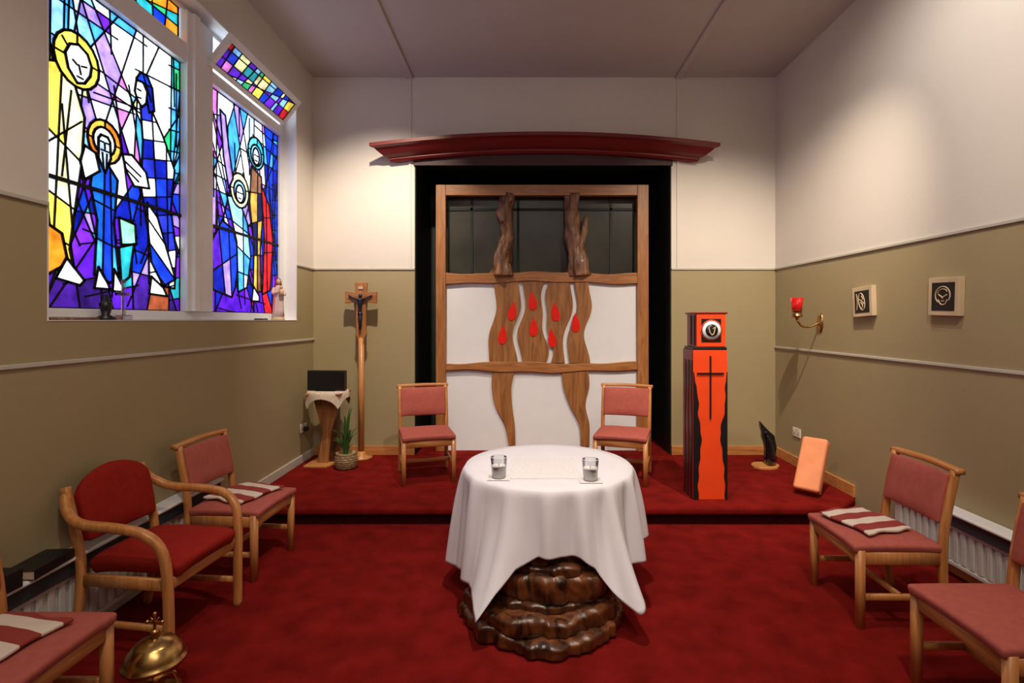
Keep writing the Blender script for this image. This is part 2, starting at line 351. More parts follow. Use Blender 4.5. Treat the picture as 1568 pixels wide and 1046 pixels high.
# ------------------------------------------------------------------ stained glass
def inpoly(p, poly):
    x, y = p; c = False; n = len(poly)
    for i in range(n):
        x1, y1 = poly[i]; x2, y2 = poly[(i+1) % n]
        if (y1 > y) != (y2 > y) and x < (x2-x1)*(y-y1)/(y2-y1)+x1: c = not c
    return c
def circ(cy, cz, r, n=18, ry=None): return [(cy+r*math.cos(2*math.pi*i/n+.1), cz+(ry or r)*math.sin(2*math.pi*i/n+.1)) for i in range(n)]
def stained(name, rect, figs, bgfn, lines, seed, parent, xg=0, lw=.011):
    y0, y1, z0, z1 = rect; rnd = random.Random(seed)
    V = [(y0, z0), (y1, z0), (y1, z1), (y0, z1)]; E = [(0, 1), (1, 2), (2, 3), (3, 0)]; tag = [('b', 0)]*4
    cl = lambda p: (min(max(p[0], y0), y1), min(max(p[1], z0), z1))
    def seg_clip(a, b):
        t0, t1 = 0., 1.; dx, dy = b[0]-a[0], b[1]-a[1]
        for p, q in ((-dx, a[0]-y0), (dx, y1-a[0]), (-dy, a[1]-z0), (dy, z1-a[1])):
            if abs(p) < 1e-9:
                if q < 0: return None
            else:
                t = q/p
                if p < 0: t0 = max(t0, t)
                else: t1 = min(t1, t)
        if t1-t0 < 1e-3: return None
        return (a[0]+dx*t0, a[1]+dy*t0), (a[0]+dx*t1, a[1]+dy*t1)
    def addseg(a, b, tg):
        s = seg_clip(a, b)
        if s:
            k = len(V); V.extend(s); E.append((k, k+1)); tag.append(tg)
    for a, b in lines: addseg(a, b, ('g', 0))
    polys = []
    for k, f in enumerate(figs):
        P = [cl(p) for p in f['p']]; polys.append(P)
        for i in range(len(P)): addseg(P[i], P[(i+1) % len(P)], ('o', k))
        for a, b in f.get('l', []): addseg(a, b, ('i', k))
    vs, es, fs, ov, oe, of = delaunay_2d_cdt([Vector(v) for v in V], E, [], 0, 1e-5, True)
    def owner(p):
        for k in range(len(polys)-1, -1, -1):
            if inpoly(p, polys[k]): return k
        return -1
    vis = {}
    for (a, b), o in zip(es, oe):
        m = ((vs[a].x+vs[b].x)/2, (vs[a].y+vs[b].y)/2); v = 0
        if o:
            ow = owner(m)
            for id_ in o:
                if id_ >= len(tag): continue
                t, k = tag[id_]
                if t == 'b': v = max(v, 1.2)
                elif t == 'g' and ow == -1: v = max(v, .80)
                elif t == 'i' and ow == k: v = max(v, .85)
                elif t == 'o' and all(not inpoly(m, polys[j]) for j in range(k+1, len(polys))): v = max(v, 1.35)
        if v: vis[(min(a, b), max(a, b))] = v
    par = list(range(len(fs)))
    def find(i):
        while par[i] != i: par[i] = par[par[i]]; i = par[i]
        return i
    em = {}
    for i, f in enumerate(fs):
        for j in range(3):
            a, b = f[j], f[(j+1) % 3]; em.setdefault((min(a, b), max(a, b)), []).append(i)
    for e_, l in em.items():
        if len(l) == 2 and e_ not in vis: par[find(l[0])] = find(l[1])
    reg = {}
    for i, f in enumerate(fs):
        c = [sum(vs[q][d] for q in f)/3 for d in (0, 1)]
        ar = abs((vs[f[1]]-vs[f[0]]).cross(vs[f[2]]-vs[f[0]]))/2
        r = reg.setdefault(find(i), [0, 0, 0, 0, None]); r[0] += c[0]*ar; r[1] += c[1]*ar; r[2] += ar
        if ar > r[3] or r[4] is None: r[3] = ar; r[4] = c
    cols = {}
    for rt in sorted(reg, key=lambda q: (reg[q][4][0], reg[q][4][1])):
        r = reg[rt]; c = (r[0]/max(r[2], 1e-9), r[1]/max(r[2], 1e-9)); k = owner(r[4])
        if k >= 0:
            cc = figs[k]['c']; cols[rt] = rnd.choice(cc) if isinstance(cc, list) else cc
        else: cols[rt] = bgfn((c[0]-y0)/(y1-y0), (c[1]-z0)/(z1-z0), rnd)
    me = bpy.data.meshes.new(name); me.from_pydata([(xg, v.x, v.y) for v in vs], [], [tuple(f) for f in fs])
    ca = me.color_attributes.new('glasscol', 'FLOAT_COLOR', 'CORNER')
    for p in me.polygons:
        c = cols[find(p.index)]
        for li in p.loop_indices: ca.data[li].color = (c[0], c[1], c[2], 1)
    me.materials.append(M['stained']); o = bpy.data.objects.new(name, me); col.objects.link(o); o.parent = parent
    LV = []; LF = []
    for (a, b), wd in vis.items():
        A = vs[a]; B = vs[b]; d = (B-A)
        if d.length < 1e-5: continue
        w_ = lw*wd
        d.normalize(); nn = Vector((-d.y, d.x))*w_/2; A2 = A-d*w_*.3; B2 = B+d*w_*.3
        k = len(LV)
        for xx in (xg-.004, xg+.006):
            for q in (A2-nn, A2+nn, B2+nn, B2-nn): LV.append((xx, q.x, q.y))
        LF += [(k, k+1, k+2, k+3), (k+4, k+7, k+6, k+5)]+[(k+i, k+(i+1) % 4, k+4+(i+1) % 4, k+4+i) for i in range(4)]
    add(name+'_lead', LV, LF, 'lead', parent)

W = (1, 1, 1); PW = (.74, .84, 1); SK = (.06, .36, .90); LB = (.28, .60, 1); BL = (.008, .04, .62); DB = (.006, .012, .28); PU = (.09, .010, .46); LI = (.40, .24, .92)
VI = (.17, .02, .62)
YE = (1, .70, .08); PY = (1, .90, .42); OR = (.95, .26, .015); RD = (.70, .015, .02); GR = (.03, .50, .16); TE = (.02, .34, .38); PK = (.75, .18, .58); BK = (.01, .01, .05); AM = (.80, .42, .05)
def bgL(s, t, r):
    if t < .08: return r.choice([(.03, .008, .12), (.05, .01, .22), (.06, .02, .40), DB, PU, (.05, .01, .2), (.3, .06, .02)])
    if t < .42: return r.choice([PU, VI, PU, LI, TE, BL, PU, W, VI, DB, PU])
    if s > .80: return r.choice([SK, GR, LB, W, TE, PW, SK]) if t > .5 else r.choice([PU, BL, VI, LI])
    if t < .60: return r.choice([W, LI, PW, PK, PU, W, LB, VI, VI])
    if s < .22 and t > .74: return r.choice([SK, LB, SK, SK, BL])
    if .32 < s < .58: return r.choice([W, LI, W, VI, LI, PK, PW, SK])
    return r.choice([W, W, PW, PW, LB, LB, LI, SK, PY, W])
def bgR(s, t, r):
    if t < .20: return r.choice([PU, DB, PU, BL, BK, RD, VI, PU])
    if s > .78: return r.choice([BL, SK, BL, DB, BL])
    if t < .48: return r.choice([PU, BL, VI, PU, W, PU, DB, LI, VI])
    return r.choice([W, PW, LI, W, SK, LB, W, PK, VI, PW, W])
def bgH(s, t, r): return r.choice([YE, RD, GR, BL, OR, SK, PU, PY, YE, VI, TE, BL])
def rand_lines(rect, n, seed, grid=0):
    y0, y1, z0, z1 = rect; r = random.Random(seed); L = []
    for i in range(n):
        y = y0+(y1-y0)*(i+r.random())/n; a = r.choice([-1, 1])*r.uniform(.12, .60)
        if i % 3 == 0: L.append(((y-a*2.2, z0-.6), (y+a*1.6, z1+.3)))
        else:
            zs = r.uniform(z0, z1-.6); ln = r.uniform(.6, 1.2); L.append(((y, zs), (y+a*ln, zs+ln)))
    for i in range(grid):
        z = z0+(z1-z0)*(i+.3+.4*r.random())/grid; ya = r.uniform(y0-.2, y1-.4); L.append(((ya, z), (ya+r.uniform(.35, .9), z+r.uniform(-.12, .12))))
        yv = r.uniform(y0, y1); L.append(((yv, z-.2), (yv+r.uniform(-.04, .04), z+r.uniform(.15, .5))))
    for yv in (y0+.90*(y1-y0), y0+.10*(y1-y0)):
        L.append(((yv, z0), (yv+.03, z1)))
    for i in range(12):
        z = z0+(z1-z0)*(i+.5)/12; L.append(((y0+.90*(y1-y0), z), (y1, z+.02)))
    return L
win = empty('window_1', (-2.555, 0, 0))
rectL = (2.68, 3.90, 1.765, 3.62); rectR = (4.225, 5.46, 1.765, 3.62)
figsL = [
 dict(p=[(2.68, 3.05), (2.86, 3.12), (2.98, 3.05), (3.05, 2.88), (3.03, 2.6), (2.98, 2.3), (2.95, 2.1), (2.98, 1.98), (2.68, 1.98)], c=[PY, YE, W, PY, YE, W],
      l=[((2.72, 3.1), (2.85, 2.0)), ((2.9, 3.1), (2.84, 2.0)), ((2.7, 2.8), (3.05, 2.6)), ((2.7, 2.45), (3.05, 2.3)), ((2.7, 2.2), (2.95, 2.12)), ((2.90, 2.9), (2.99, 2.0)), ((2.96, 3.0), (2.90, 2.5)), ((2.8, 2.65), (3.03, 2.85))]),
 dict(p=[(2.68, 2.28), (2.90, 2.18), (2.94, 2.02), (2.82, 1.95), (2.68, 1.98)], c=[YE, OR, AM]),
 dict(p=circ(3.00, 3.19, .155), c=[PY, YE], l=[((2.86, 3.19), (2.92, 3.19)), ((3.0, 3.28), (3.0, 3.36)), ((3.10, 3.2), (3.2, 3.2)), ((2.9, 3.28), (2.94, 3.24))]),
 dict(p=[(2.92, 3.20), (2.95, 3.26), (3.01, 3.285), (3.07, 3.26), (3.10, 3.20), (3.09, 3.14), (3.05, 3.08), (3.00, 3.06), (2.94, 3.12)], c=W, l=[((2.97, 3.18), (3.0, 3.165)), ((3.03, 3.17), (3.065, 3.18)), ((3.01, 3.17), (3.025, 3.12)), ((3.0, 3.10), (3.04, 3.10))]),
 dict(p=[(2.93, 2.05), (3.05, 1.93), (3.02, 1.90), (2.86, 1.93)], c=W),
 dict(p=[(3.12, 2.68), (3.22, 2.66), (3.30, 2.58), (3.27, 2.3), (3.31, 1.98), (3.24, 1.93), (3.12, 1.97), (3.14, 2.3), (3.09, 2.5)], c=[BL, SK, BL, (.01, .12, .6)],
      l=[((3.2, 2.68), (3.18, 1.9)), ((3.24, 2.68), (3.26, 1.9)), ((3.1, 2.42), (3.3, 2.38)), ((3.1, 2.2), (3.3, 2.15))]),
 dict(p=circ(3.20, 2.79, .13), c=[OR, AM, (.9, .2, .02)], l=[((3.20, 2.6), (3.20, 3.0)), ((3.0, 2.79), (3.4, 2.79))]), dict(p=circ(3.195, 2.79, .085), c=[W]),
 dict(p=[(3.15, 2.80), (3.17, 2.825), (3.22, 2.825), (3.24, 2.80), (3.245, 2.70), (3.20, 2.60), (3.15, 2.68)], c=[(.60, .72, .9)], l=[((3.165, 2.785), (3.19, 2.785)), ((3.205, 2.785), (3.23, 2.785)), ((3.197, 2.78), (3.20, 2.745)), ((3.17, 2.735), (3.23, 2.735)), ((3.18, 2.72), (3.19, 2.62)), ((3.215, 2.72), (3.21, 2.63))]),
 dict(p=[(3.05, 2.72), (3.13, 2.70), (3.16, 2.60), (3.05, 2.52), (3.02, 2.62)], c=W),
 dict(p=[(3.15, 2.02), (3.22, 1.93), (3.24, 1.89), (3.12, 1.89)], c=W), dict(p=[(3.27, 2.02), (3.34, 1.92), (3.34, 1.88), (3.26, 1.88)], c=W),
 dict(p=[(3.31, 2.35), (3.45, 2.33), (3.46, 2.2), (3.33, 2.18)], c=[(.3, .8, .45)]), dict(p=[(3.31, 2.16), (3.44, 2.2), (3.40, 1.98), (3.33, 1.93)], c=TE),
 dict(p=[(3.49, 3.20), (3.60, 3.15), (3.72, 3.0), (3.84, 2.8), (3.80, 2.5), (3.86, 2.2), (3.84, 1.93), (3.58, 1.95), (3.57, 2.3), (3.50, 2.6), (3.52, 2.9)], c=[W, (.02, .03, .45), W, DB, W, BL],
      l=[((3.4, 3.15-.13*i), (3.95, 3.28-.13*i)) for i in range(11)]+[((3.6, 3.2), (3.7, 1.9)), ((3.75, 3.0), (3.78, 1.9))]),
 dict(p=[(3.56, 2.5), (3.66, 2.42), (3.85, 2.0), (3.72, 1.94), (3.60, 2.1), (3.57, 2.3)], c=[W, PU, W, BL], l=[((3.5, 2.45), (3.9, 2.1)), ((3.5, 2.3), (3.9, 1.95)), ((3.5, 2.15), (3.8, 1.9))]),
 dict(p=[(3.46, 3.30), (3.50, 3.36), (3.56, 3.36), (3.61, 3.30), (3.63, 3.15), (3.58, 3.12), (3.55, 3.22)], c=[DB, BL], l=[((3.5, 3.4), (3.6, 3.2)), ((3.5, 3.3), (3.65, 3.3))]),
 dict(p=[(3.46, 3.29), (3.52, 3.30), (3.56, 3.25), (3.55, 3.17), (3.51, 3.13), (3.47, 3.16), (3.445, 3.21)], c=W, l=[((3.47, 3.235), (3.50, 3.235)), ((3.47, 3.18), (3.50, 3.185))]),
 dict(p=[(3.34, 2.76), (3.42, 2.78), (3.55, 2.70), (3.58, 2.60), (3.44, 2.58), (3.37, 2.66)], c=W, l=[((3.36, 2.72), (3.5, 2.66)), ((3.36, 2.68), (3.48, 2.62))]),
 dict(p=[(3.60, 2.0), (3.72, 1.93), (3.76, 1.87), (3.58, 1.88)], c=W),
]
figsR = [
 dict(p=[(4.30, 2.35), (4.45, 2.55), (4.62, 2.5), (4.72, 2.3), (4.66, 2.0), (4.60, 1.9), (4.32, 1.95)], c=[BL, PU, BL, DB, LI], l=[((4.3, 2.1), (4.7, 2.3)), ((4.4, 2.5), (4.5, 1.9)), ((4.55, 2.5), (4.6, 1.9))]),
 dict(p=[(4.52, 2.78), (4.70, 2.80), (4.86, 2.6), (4.92, 2.3), (4.85, 2.0), (4.70, 1.95), (4.68, 2.4)], c=[SK, LB, W, PW, SK], l=[((4.5, 2.6), (4.9, 2.5)), ((4.6, 2.4), (4.95, 2.25)), ((4.78, 2.8), (4.8, 1.9)), ((4.6, 2.15), (4.95, 2.1))]),
 dict(p=circ(4.73, 2.87, .155), c=[PY, (.8, .85, .4)], l=[((4.6, 2.87), (4.9, 2.9))]), dict(p=circ(4.73, 2.86, .10), c=[LB]), dict(p=circ(4.73, 2.84, .065, ry=.08), c=W, l=[((4.69, 2.85), (4.72, 2.85)), ((4.74, 2.85), (4.77, 2.85)), ((4.71, 2.80), (4.75, 2.80))]),
 dict(p=[(4.93, 3.15), (5.12, 3.1), (5.16, 2.8), (5.10, 2.4), (5.12, 1.98), (4.96, 1.95), (4.98, 2.4), (4.90, 2.8)], c=[AM, BK, (.20, .07, .03), (.6, .3, .05), (.25, .10, .05)], l=[((4.9, 2.9), (5.2, 2.95)), ((4.9, 2.6), (5.2, 2.7)), ((5.05, 3.1), (5.04, 1.95)), ((4.9, 2.3), (5.2, 2.35))]),
 dict(p=[(5.12, 3.02), (5.28, 2.85), (5.36, 2.5), (5.30, 2.0), (5.14, 1.95), (5.18, 2.5)], c=[RD, RD, (.8, .08, .02), (.45, .01, .05)], l=[((5.1, 2.7), (5.4, 2.75)), ((5.22, 2.9), (5.24, 1.95)), ((5.1, 2.35), (5.4, 2.4))]),
 dict(p=circ(5.02, 3.30, .15), c=[TE, (.1, .5, .6)], l=[((4.8, 3.3), (5.2, 3.33)), ((5.0, 3.1), (5.05, 3.5))]), dict(p=circ(5.02, 3.28, .10), c=[LB]), dict(p=circ(5.02, 3.27, .06, ry=.08), c=W, l=[((4.99, 3.28), (5.01, 3.28)), ((5.03, 3.28), (5.055, 3.28)), ((5.0, 3.23), (5.04, 3.23))]),
 dict(p=[(4.97, 2.02), (5.08, 1.93), (5.08, 1.88), (4.94, 1.88)], c=W),
 dict(p=[(4.42, 3.48), (4.50, 3.46), (4.55, 3.2), (4.62, 2.95), (4.55, 2.85), (4.47, 3.1)], c=[W, LI]),
]
stained('stained_glass_near', rectL, figsL, bgL, rand_lines(rectL, 26, 5, 18), 3, win)
stained('stained_glass_far', rectR, figsR, bgR, rand_lines(rectR, 24, 11, 17), 8, win, lw=.013)
rectH = (2.70, 3.88, 3.77, 4.02)
Lh = [((2.7+.13*i+.02*math.sin(i*3), 3.7), (2.7+.13*i+.05*math.sin(i*5), 4.1)) for i in range(1, 10)]+[((2.6, 3.86), (4, 3.88)), ((2.6, 3.95), (3.6, 3.78)), ((3.2, 3.78), (4.0, 4.0))]
stained('stained_glass_toplight', rectH, [], bgH, Lh, 4, win)
fx0, fx1 = -.03, .03
fr = [((fx0, 2.638, 1.70), (fx1, 2.68, 4.06)), ((fx0, 5.46, 1.70), (fx1, 5.57, 4.06)), ((fx0, 2.68, 1.70), (fx1, 5.46, 1.765)), ((fx0, 2.68, 4.02), (fx1, 5.46, 4.06)),
      ((fx0-.02, 3.90, 1.765), (fx1+.03, 4.225, 4.02)), ((fx0, 2.68, 3.62), (fx1+.02, 3.90, 3.77)), ((fx0, 4.225, 3.62), (fx1+.02, 5.46, 3.72)),
      ((fx1, 3.95, 1.765), (fx1+.055, 4.02, 4.02))]
boxes('window_frame', fr, 'white', win, bevel=.006)
boxes('saddle_bars', [((-.012, 2.68, 2.468), (.014, 3.90, 2.49)), ((-.012, 4.225, 2.468), (.014, 5.46, 2.49))], 'lead', win)
boxes('window_sill', [((-.14, 2.638, 1.695), (.162, 5.57, 1.70))], 'white', win)
boxes('window_reveal', [((-.03, 5.555, 1.70), (.156, 5.57, 4.06)), ((-.03, 2.638, 4.05), (.156, 5.57, 4.06)), ((-.03, 2.638, 1.70), (.156, 2.65, 4.06))], 'white', win)
hop = bpy.data.objects.new('hopper_sash', None); col.objects.link(hop); hop.parent = win; hop.location = (.055, 0, 3.735); hop.rotation_euler = (0, R(38), 0)
rectO = (4.20, 5.40, .04, .255)
Lo = [((4.2+.1*i+.02*math.sin(i*3), -.1), (4.2+.1*i+.05*math.sin(i*5), .4)) for i in range(1, 12)]+[((4.1, .12), (5.5, .14)), ((4.2, .2), (5.0, .22)), ((4.3, .02), (5.4, .25))]
stained('hopper_glass', rectO, [], lambda s, t, r: r.choice([BL, PU, VI, PK, PY, YE, GR, TE, BL, RD, LB, PU]), Lo, 14, hop, lw=.012)
boxes('hopper_frame', [((-.02, 4.15, 0), (.02, 5.45, .04)), ((-.02, 4.15, .255), (.02, 5.45, .31)), ((-.02, 4.15, .04), (.02, 4.20, .255)), ((-.02, 5.40, .04), (.02, 5.45, .255))], 'white', hop, bevel=.004)

# ------------------------------------------------------------------ chairs
def chair(loc, yaw, fabric='pink', name='dining_chair'):
    e = empty(name, loc, yaw)   # front faces local -Y
    w = .235; d = .225
    for s in (-1, 1):
        i = 1 if s < 0 else 2
        sweep('front_leg_%d' % i, [(s*w, -d, 0), (s*w, -d, .43)], 'oak', e, rect=(.042, .042), smoothpath=False)
        sweep('back_leg_%d' % i, [(s*w, d+.035, 0), (s*w, d+.005, .22), (s*w, d, .42), (s*w, d+.02, .62), (s*w, d+.07, .865)], 'oak', e, rect=(.036, .042))
        sweep('side_rail_%d' % i, [(s*w, -d, .385), (s*w, d, .385)], 'oak', e, rect=(.026, .07), smoothpath=False)
        sweep('side_stretcher_%d' % i, [(s*w, -d, .17), (s*w, d+.01, .17)], 'oak', e, rect=(.022, .034), smoothpath=False)
    sweep('front_rail', [(-w, -d, .385), (w, -d, .385)], 'oakh', e, rect=(.026, .07), up=(0, 1, 0), smoothpath=False)
    sweep('back_rail', [(-w, d, .385), (w, d, .385)], 'oakh', e, rect=(.026, .07), up=(0, 1, 0), smoothpath=False)
    sweep('cross_stretcher', [(-w, 0, .17), (w, 0, .17)], 'oakh', e, rect=(.022, .034), up=(0, 1, 0), smoothpath=False)
    V = []; F = []; n = 12
    for i in range(n+1):
        for j in range(n+1):
            u = -1+2*i/n; v = -1+2*j/n
            V.append((u*(w+.018), -.018+v*(d+.022), .458+.022*(1-u**4)*(1-v**4)))
    for i in range(n):
        for j in range(n): a = i*(n+1)+j; F.append((a, a+n+1, a+n+2, a+1))
    so = add('seat_cushion', V, F, fabric, e, smooth=True); md = so.modifiers.new('s', 'SOLIDIFY'); md.thickness = .048; md.offset = -1
    b = so.modifiers.new('b', 'BEVEL'); b.width = .016; b.segments = 3
    V = []; F = []; n = 12
    for i in range(n+1):
        for j in range(n+1):
            u = -1+2*i/n; v = j/n; z = .575+.272*v
            V.append((u*(w-.01), d-.002+.20*(z-.60)+.018*(1-u*u)-.022*(1-u**4)*(1-(2*v-1)**4), z))
    for i in range(n):
        for j in range(n): a = i*(n+1)+j; F.append((a, a+n+1, a+n+2, a+1))
    so = add('back_pad', V, F, fabric, e, smooth=True); md = so.modifiers.new('s', 'SOLIDIFY'); md.thickness = .035; md.offset = 0
    b = so.modifiers.new('b', 'BEVEL'); b.width = .01; b.segments = 3
    pts = [(-w-.028, d+.075, .868), (-w*.5, d+.088, .872), (0, d+.094, .874), (w*.5, d+.088, .872), (w+.028, d+.075, .868)]
    sweep('top_rail', pts, 'oakh', e, rect=(.05, .030), up=(0, 1, 0))
    sweep('lower_back_rail', [(-w, d+.018, .585), (0, d+.03, .585), (w, d+.018, .585)], 'oakh', e, rect=(.022, .035), up=(0, 1, 0))
    return e
def armchair(loc, yaw):
    e = empty('armchair', loc, yaw); w = .265; d = .23
    for s in (-1, 1):
        i = 1 if s < 0 else 2
        sweep('bent_arm_leg_%d' % i, [(s*(w-.03), d+.10, .80), (s*(w+.005), d+.05, .735), (s*(w+.035), d-.05, .685), (s*(w+.045), -.02, .675), (s*(w+.04), -.15, .655), (s*(w+.025), -.235, .59), (s*(w+.01), -.265, .47), (s*w, -.27, .25), (s*w, -.27, 0)], 'oak', e, rect=(.042, .042), n=10)
        sweep('back_leg_%d' % i, [(s*(w-.03), d+.06, 0), (s*(w-.03), d+.02, .25), (s*(w-.03), d+.01, .45), (s*(w-.03), d+.05, .65), (s*(w-.035), d+.105, .84)], 'oak', e, rect=(.036, .042))
        sweep('side_rail_%d' % i, [(s*(w-.02), -.26, .375), (s*(w-.03), d+.01, .375)], 'oak', e, rect=(.024, .06), smoothpath=False)
        sweep('side_stretcher_%d' % i, [(s*(w-.01), -.26, .16), (s*(w-.03), d+.02, .16)], 'oak', e, rect=(.02, .032), smoothpath=False)
    sweep('front_rail', [(-w, -.25, .375), (w, -.25, .375)], 'oakh', e, rect=(.024, .06), up=(0, 1, 0), smoothpath=False)
    V = []; F = []; n = 14
    for i in range(n+1):
        for j in range(n+1):
            u = -1+2*i/n; v = -1+2*j/n; k = 1-.05*abs(v)**6
            V.append((u*(w-.022)*k, -.04+v*(.27)*(1-.06*abs(u)**4), .475+.035*(1-u**4)*(1-v**4)))
    for i in range(n):
        for j in range(n): a = i*(n+1)+j; F.append((a, a+n+1, a+n+2, a+1))
    so = add('seat_cushion', V, F, 'redf', e, smooth=True); md = so.modifiers.new('s', 'SOLIDIFY'); md.thickness = .085; md.offset = -1
    b = so.modifiers.new('b', 'BEVEL'); b.width = .028; b.segments = 4
    V = []; F = []
    for i in range(n+1):
        for j in range(n+1):
            u = -1+2*i/n; v = j/n; top = .90-.07*u*u-.03*u**8; z = .56+(top-.56)*v
            V.append((u*(w-.05+.005*v), d+.0+.22*(z-.55)+.02*(1-u*u)-.028*(1-u**4)*(1-(2*v-1)**4), z))
    for i in range(n):
        for j in range(n): a = i*(n+1)+j; F.append((a, a+n+1, a+n+2, a+1))
    so = add('back_pad', V, F, 'redf', e, smooth=True); md = so.modifiers.new('s', 'SOLIDIFY'); md.thickness = .05; md.offset = 0
    b = so.modifiers.new('b', 'BEVEL'); b.width = .015; b.segments = 3
    return e
chair((-.945, 5.16, .15), R(17))
chair((.995, 5.14, .15), R(-18))
chair((-1.95, 3.65, 0), R(86))
armchair((-1.99, 2.88, 0), R(84))
chair((-1.985, 1.98, 0), R(90))
chair((2.10, 3.12, 0), R(-91))
chair((2.08, 2.22, 0), R(-90))
def pad(loc, yaw, sx=.36, sy=.32):
    e = empty('striped_seat_pad', loc, yaw)
    V = []; F = []; n = 24
    for i in range(n+1):
        for j in range(n+1):
            u = -1+2*i/n; v = -1+2*j/n
            V.append((u*sx/2+.008*math.sin(v*5), v*sy/2+.008*math.sin(u*4), .012+.006*noise.noise(Vector((u*2, v*2, yaw)))-.004*(u*u+v*v)))
    for i in range(n):
        for j in range(n): a = i*(n+1)+j; F.append((a, a+n+1, a+n+2, a+1))
    o = add('folded_fabric', V, F, 'stripe', e, smooth=True); md = o.modifiers.new('s', 'SOLIDIFY'); md.thickness = .016; md.offset = 1
    b = o.modifiers.new('b', 'BEVEL'); b.width = .005; b.segments = 2
pad((-1.94, 3.66, .482), R(70)); pad((2.06, 3.15, .482), R(104)); pad((-2.0, 1.95, .482), R(78))

# ------------------------------------------------------------------ altar table
TX, TY, TZ, TR = .169, 3.375, .77, .525
def stump():
    e = empty('altar_table', (TX, TY, 0))
    lathe('table_top', [(1e-5, TZ-.05), (TR-.02, TZ-.05), (TR-.01, TZ-.04), (TR-.01, TZ-.015), (TR-.02, TZ-.008), (1e-5, TZ-.008)], 'stump', e, seg=64)
    n = 240
    tiers = [ # z0, z1, rx, ry, cx, cy, seed
        (0.0, .085, .450, .40, -.05, -.36, 1), (.07, .165, .425, .375, -.045, -.35, 2), (.15, .205, .365, .33, -.01, -.32, 3),
        (.19, .335, .365, .335, .0, -.305, 4), (.32, .375, .335, .32, .005, -.275, 5), (.36, .51, .345, .33, .005, -.235, 6), (.50, .722, .29, .28, .0, -.19, 7)]
    for q, (z0, z1, rx, ry, cx, cy, sd) in enumerate(tiers):
        V = []; F = []; k = 18
        for i in range(k+1):
            t = i/k; zb = z0+(z1-z0)*t; edge = (1-abs(2*t-1)**6)
            for j in range(n):
                a = 2*math.pi*j/n; c, s = math.cos(a), math.sin(a)
                lob = .11*noise.noise(Vector((c*1.6+sd*3.1, s*1.6, sd*2.7)))+.09*noise.noise(Vector((c*3.8, s*3.8+sd, sd*1.3)))+.05*noise.noise(Vector((c*9, s*9, sd+zb*2)))+.02*noise.noise(Vector((c*22, s*22, zb*7+sd)))
                f = 1+lob-.085*(1-edge)
                dz = .030*noise.noise(Vector((c*2.2, s*2.2, sd*5.)))*(t if q < 6 else 0)
                V.append((cx+rx*f*c, cy+ry*f*s, zb+dz))
        for i in range(k):
            for j in range(n): F.append((i*n+j, i*n+(j+1) % n, (i+1)*n+(j+1) % n, (i+1)*n+j))
        F.append(tuple(range(n)))
        ctr = len(V); V.append((cx, cy, z1))
        for j in range(n): F.append((k*n+j, k*n+(j+1) % n, ctr))
        add('trunk_tier_%d' % (q+1), V, F, 'stump' if q in (0, 1, 3, 5) else 'stumpd', e, smooth=True)  # darker wood on the recessed tiers paints in crevice shade
stump()
def drape(name, loc, r, hangfn, m, flare=.12, amp=.055, nf=11, seed=1, n=480, thick=.002, zmin=.02, corners=None):
    V = []; F = []; ks = 8; kd = 40; ztop = loc[2]; rings = ks+kd
    for i in range(rings+1):
        for j in range(n):
            a = 2*math.pi*j/n; c, sn = math.cos(a), math.sin(a)
            if i <= ks:
                rr = r*i/ks; V.append((rr*c, rr*sn, 0)); continue
            hang = min(max(hangfn(a), .01), ztop-zmin)
            t = (i-ks)/kd; d = hang*t
            ph = nf*a+1.1*math.sin(2*a+seed)+.7*math.sin(3*a+seed*2)
            cs = math.cos(ph); wv = math.copysign(abs(cs)**.75, cs)*.65+.22*math.cos(2*ph+1)+.3*noise.noise(Vector((c*3+seed, sn*3, d)))
            A = amp*(1-math.exp(-d/.20))*(.8+.35*math.sin(2*a+seed))
            rr = r+.014*(1-math.exp(-d/.015))+flare*d+A*(wv+.1)
            if corners:
                for ca, ck in corners:
                    dd = math.atan2(math.sin(a-ca), math.cos(a-ca)); rr += ck*d*d/.65*math.exp(-(dd/.24)**2)
            V.append((rr*c, rr*sn, -d))
    for i in range(rings):
        for j in range(n): F.append((i*n+j, i*n+(j+1) % n, (i+1)*n+(j+1) % n, (i+1)*n+j))
    o = add(name, V, F, m, None, smooth=True, loc=loc)
    bm = bmesh.new(); bm.from_mesh(o.data); bmesh.ops.remove_doubles(bm, verts=bm.verts, dist=1e-6); bmesh.ops.recalc_face_normals(bm, faces=bm.faces); bm.to_mesh(o.data); bm.free()
    md = o.modifiers.new('s', 'SOLIDIFY'); md.thickness = thick; md.offset = 1
    return o
HK = [(0, .44), (20, .48), (45, .70), (62, .45), (90, .38), (120, .45), (140, .70), (160, .52), (185, .60), (205, .58), (222, .56), (233, .57), (240, .62), (245, .50), (251, .40), (262, .345), (284, .345), (291, .40), (298, .52), (304, .605), (311, .55), (326, .48), (342, .48), (360, .44)]
def hang_main(a):
    d = math.degrees(a) % 360
    for (a0, h0), (a1, h1) in zip(HK, HK[1:]):
        if a0 <= d <= a1: return h0+(h1-h0)*(d-a0)/(a1-a0)
drape('tablecloth', (TX, TY, TZ), TR+.004, hang_main, 'cloth', seed=2.2, flare=.09, amp=.060, nf=15, corners=[(R(240), .36), (R(304), .32)])
def hang_sq(r, s):
    return lambda a: s/max(abs(math.cos(a)), abs(math.sin(a)))-r
box('altar_linen', (.14, 3.27, TZ+.0045), (.42, .44, .004), 'altlin', None, bevel=.001)
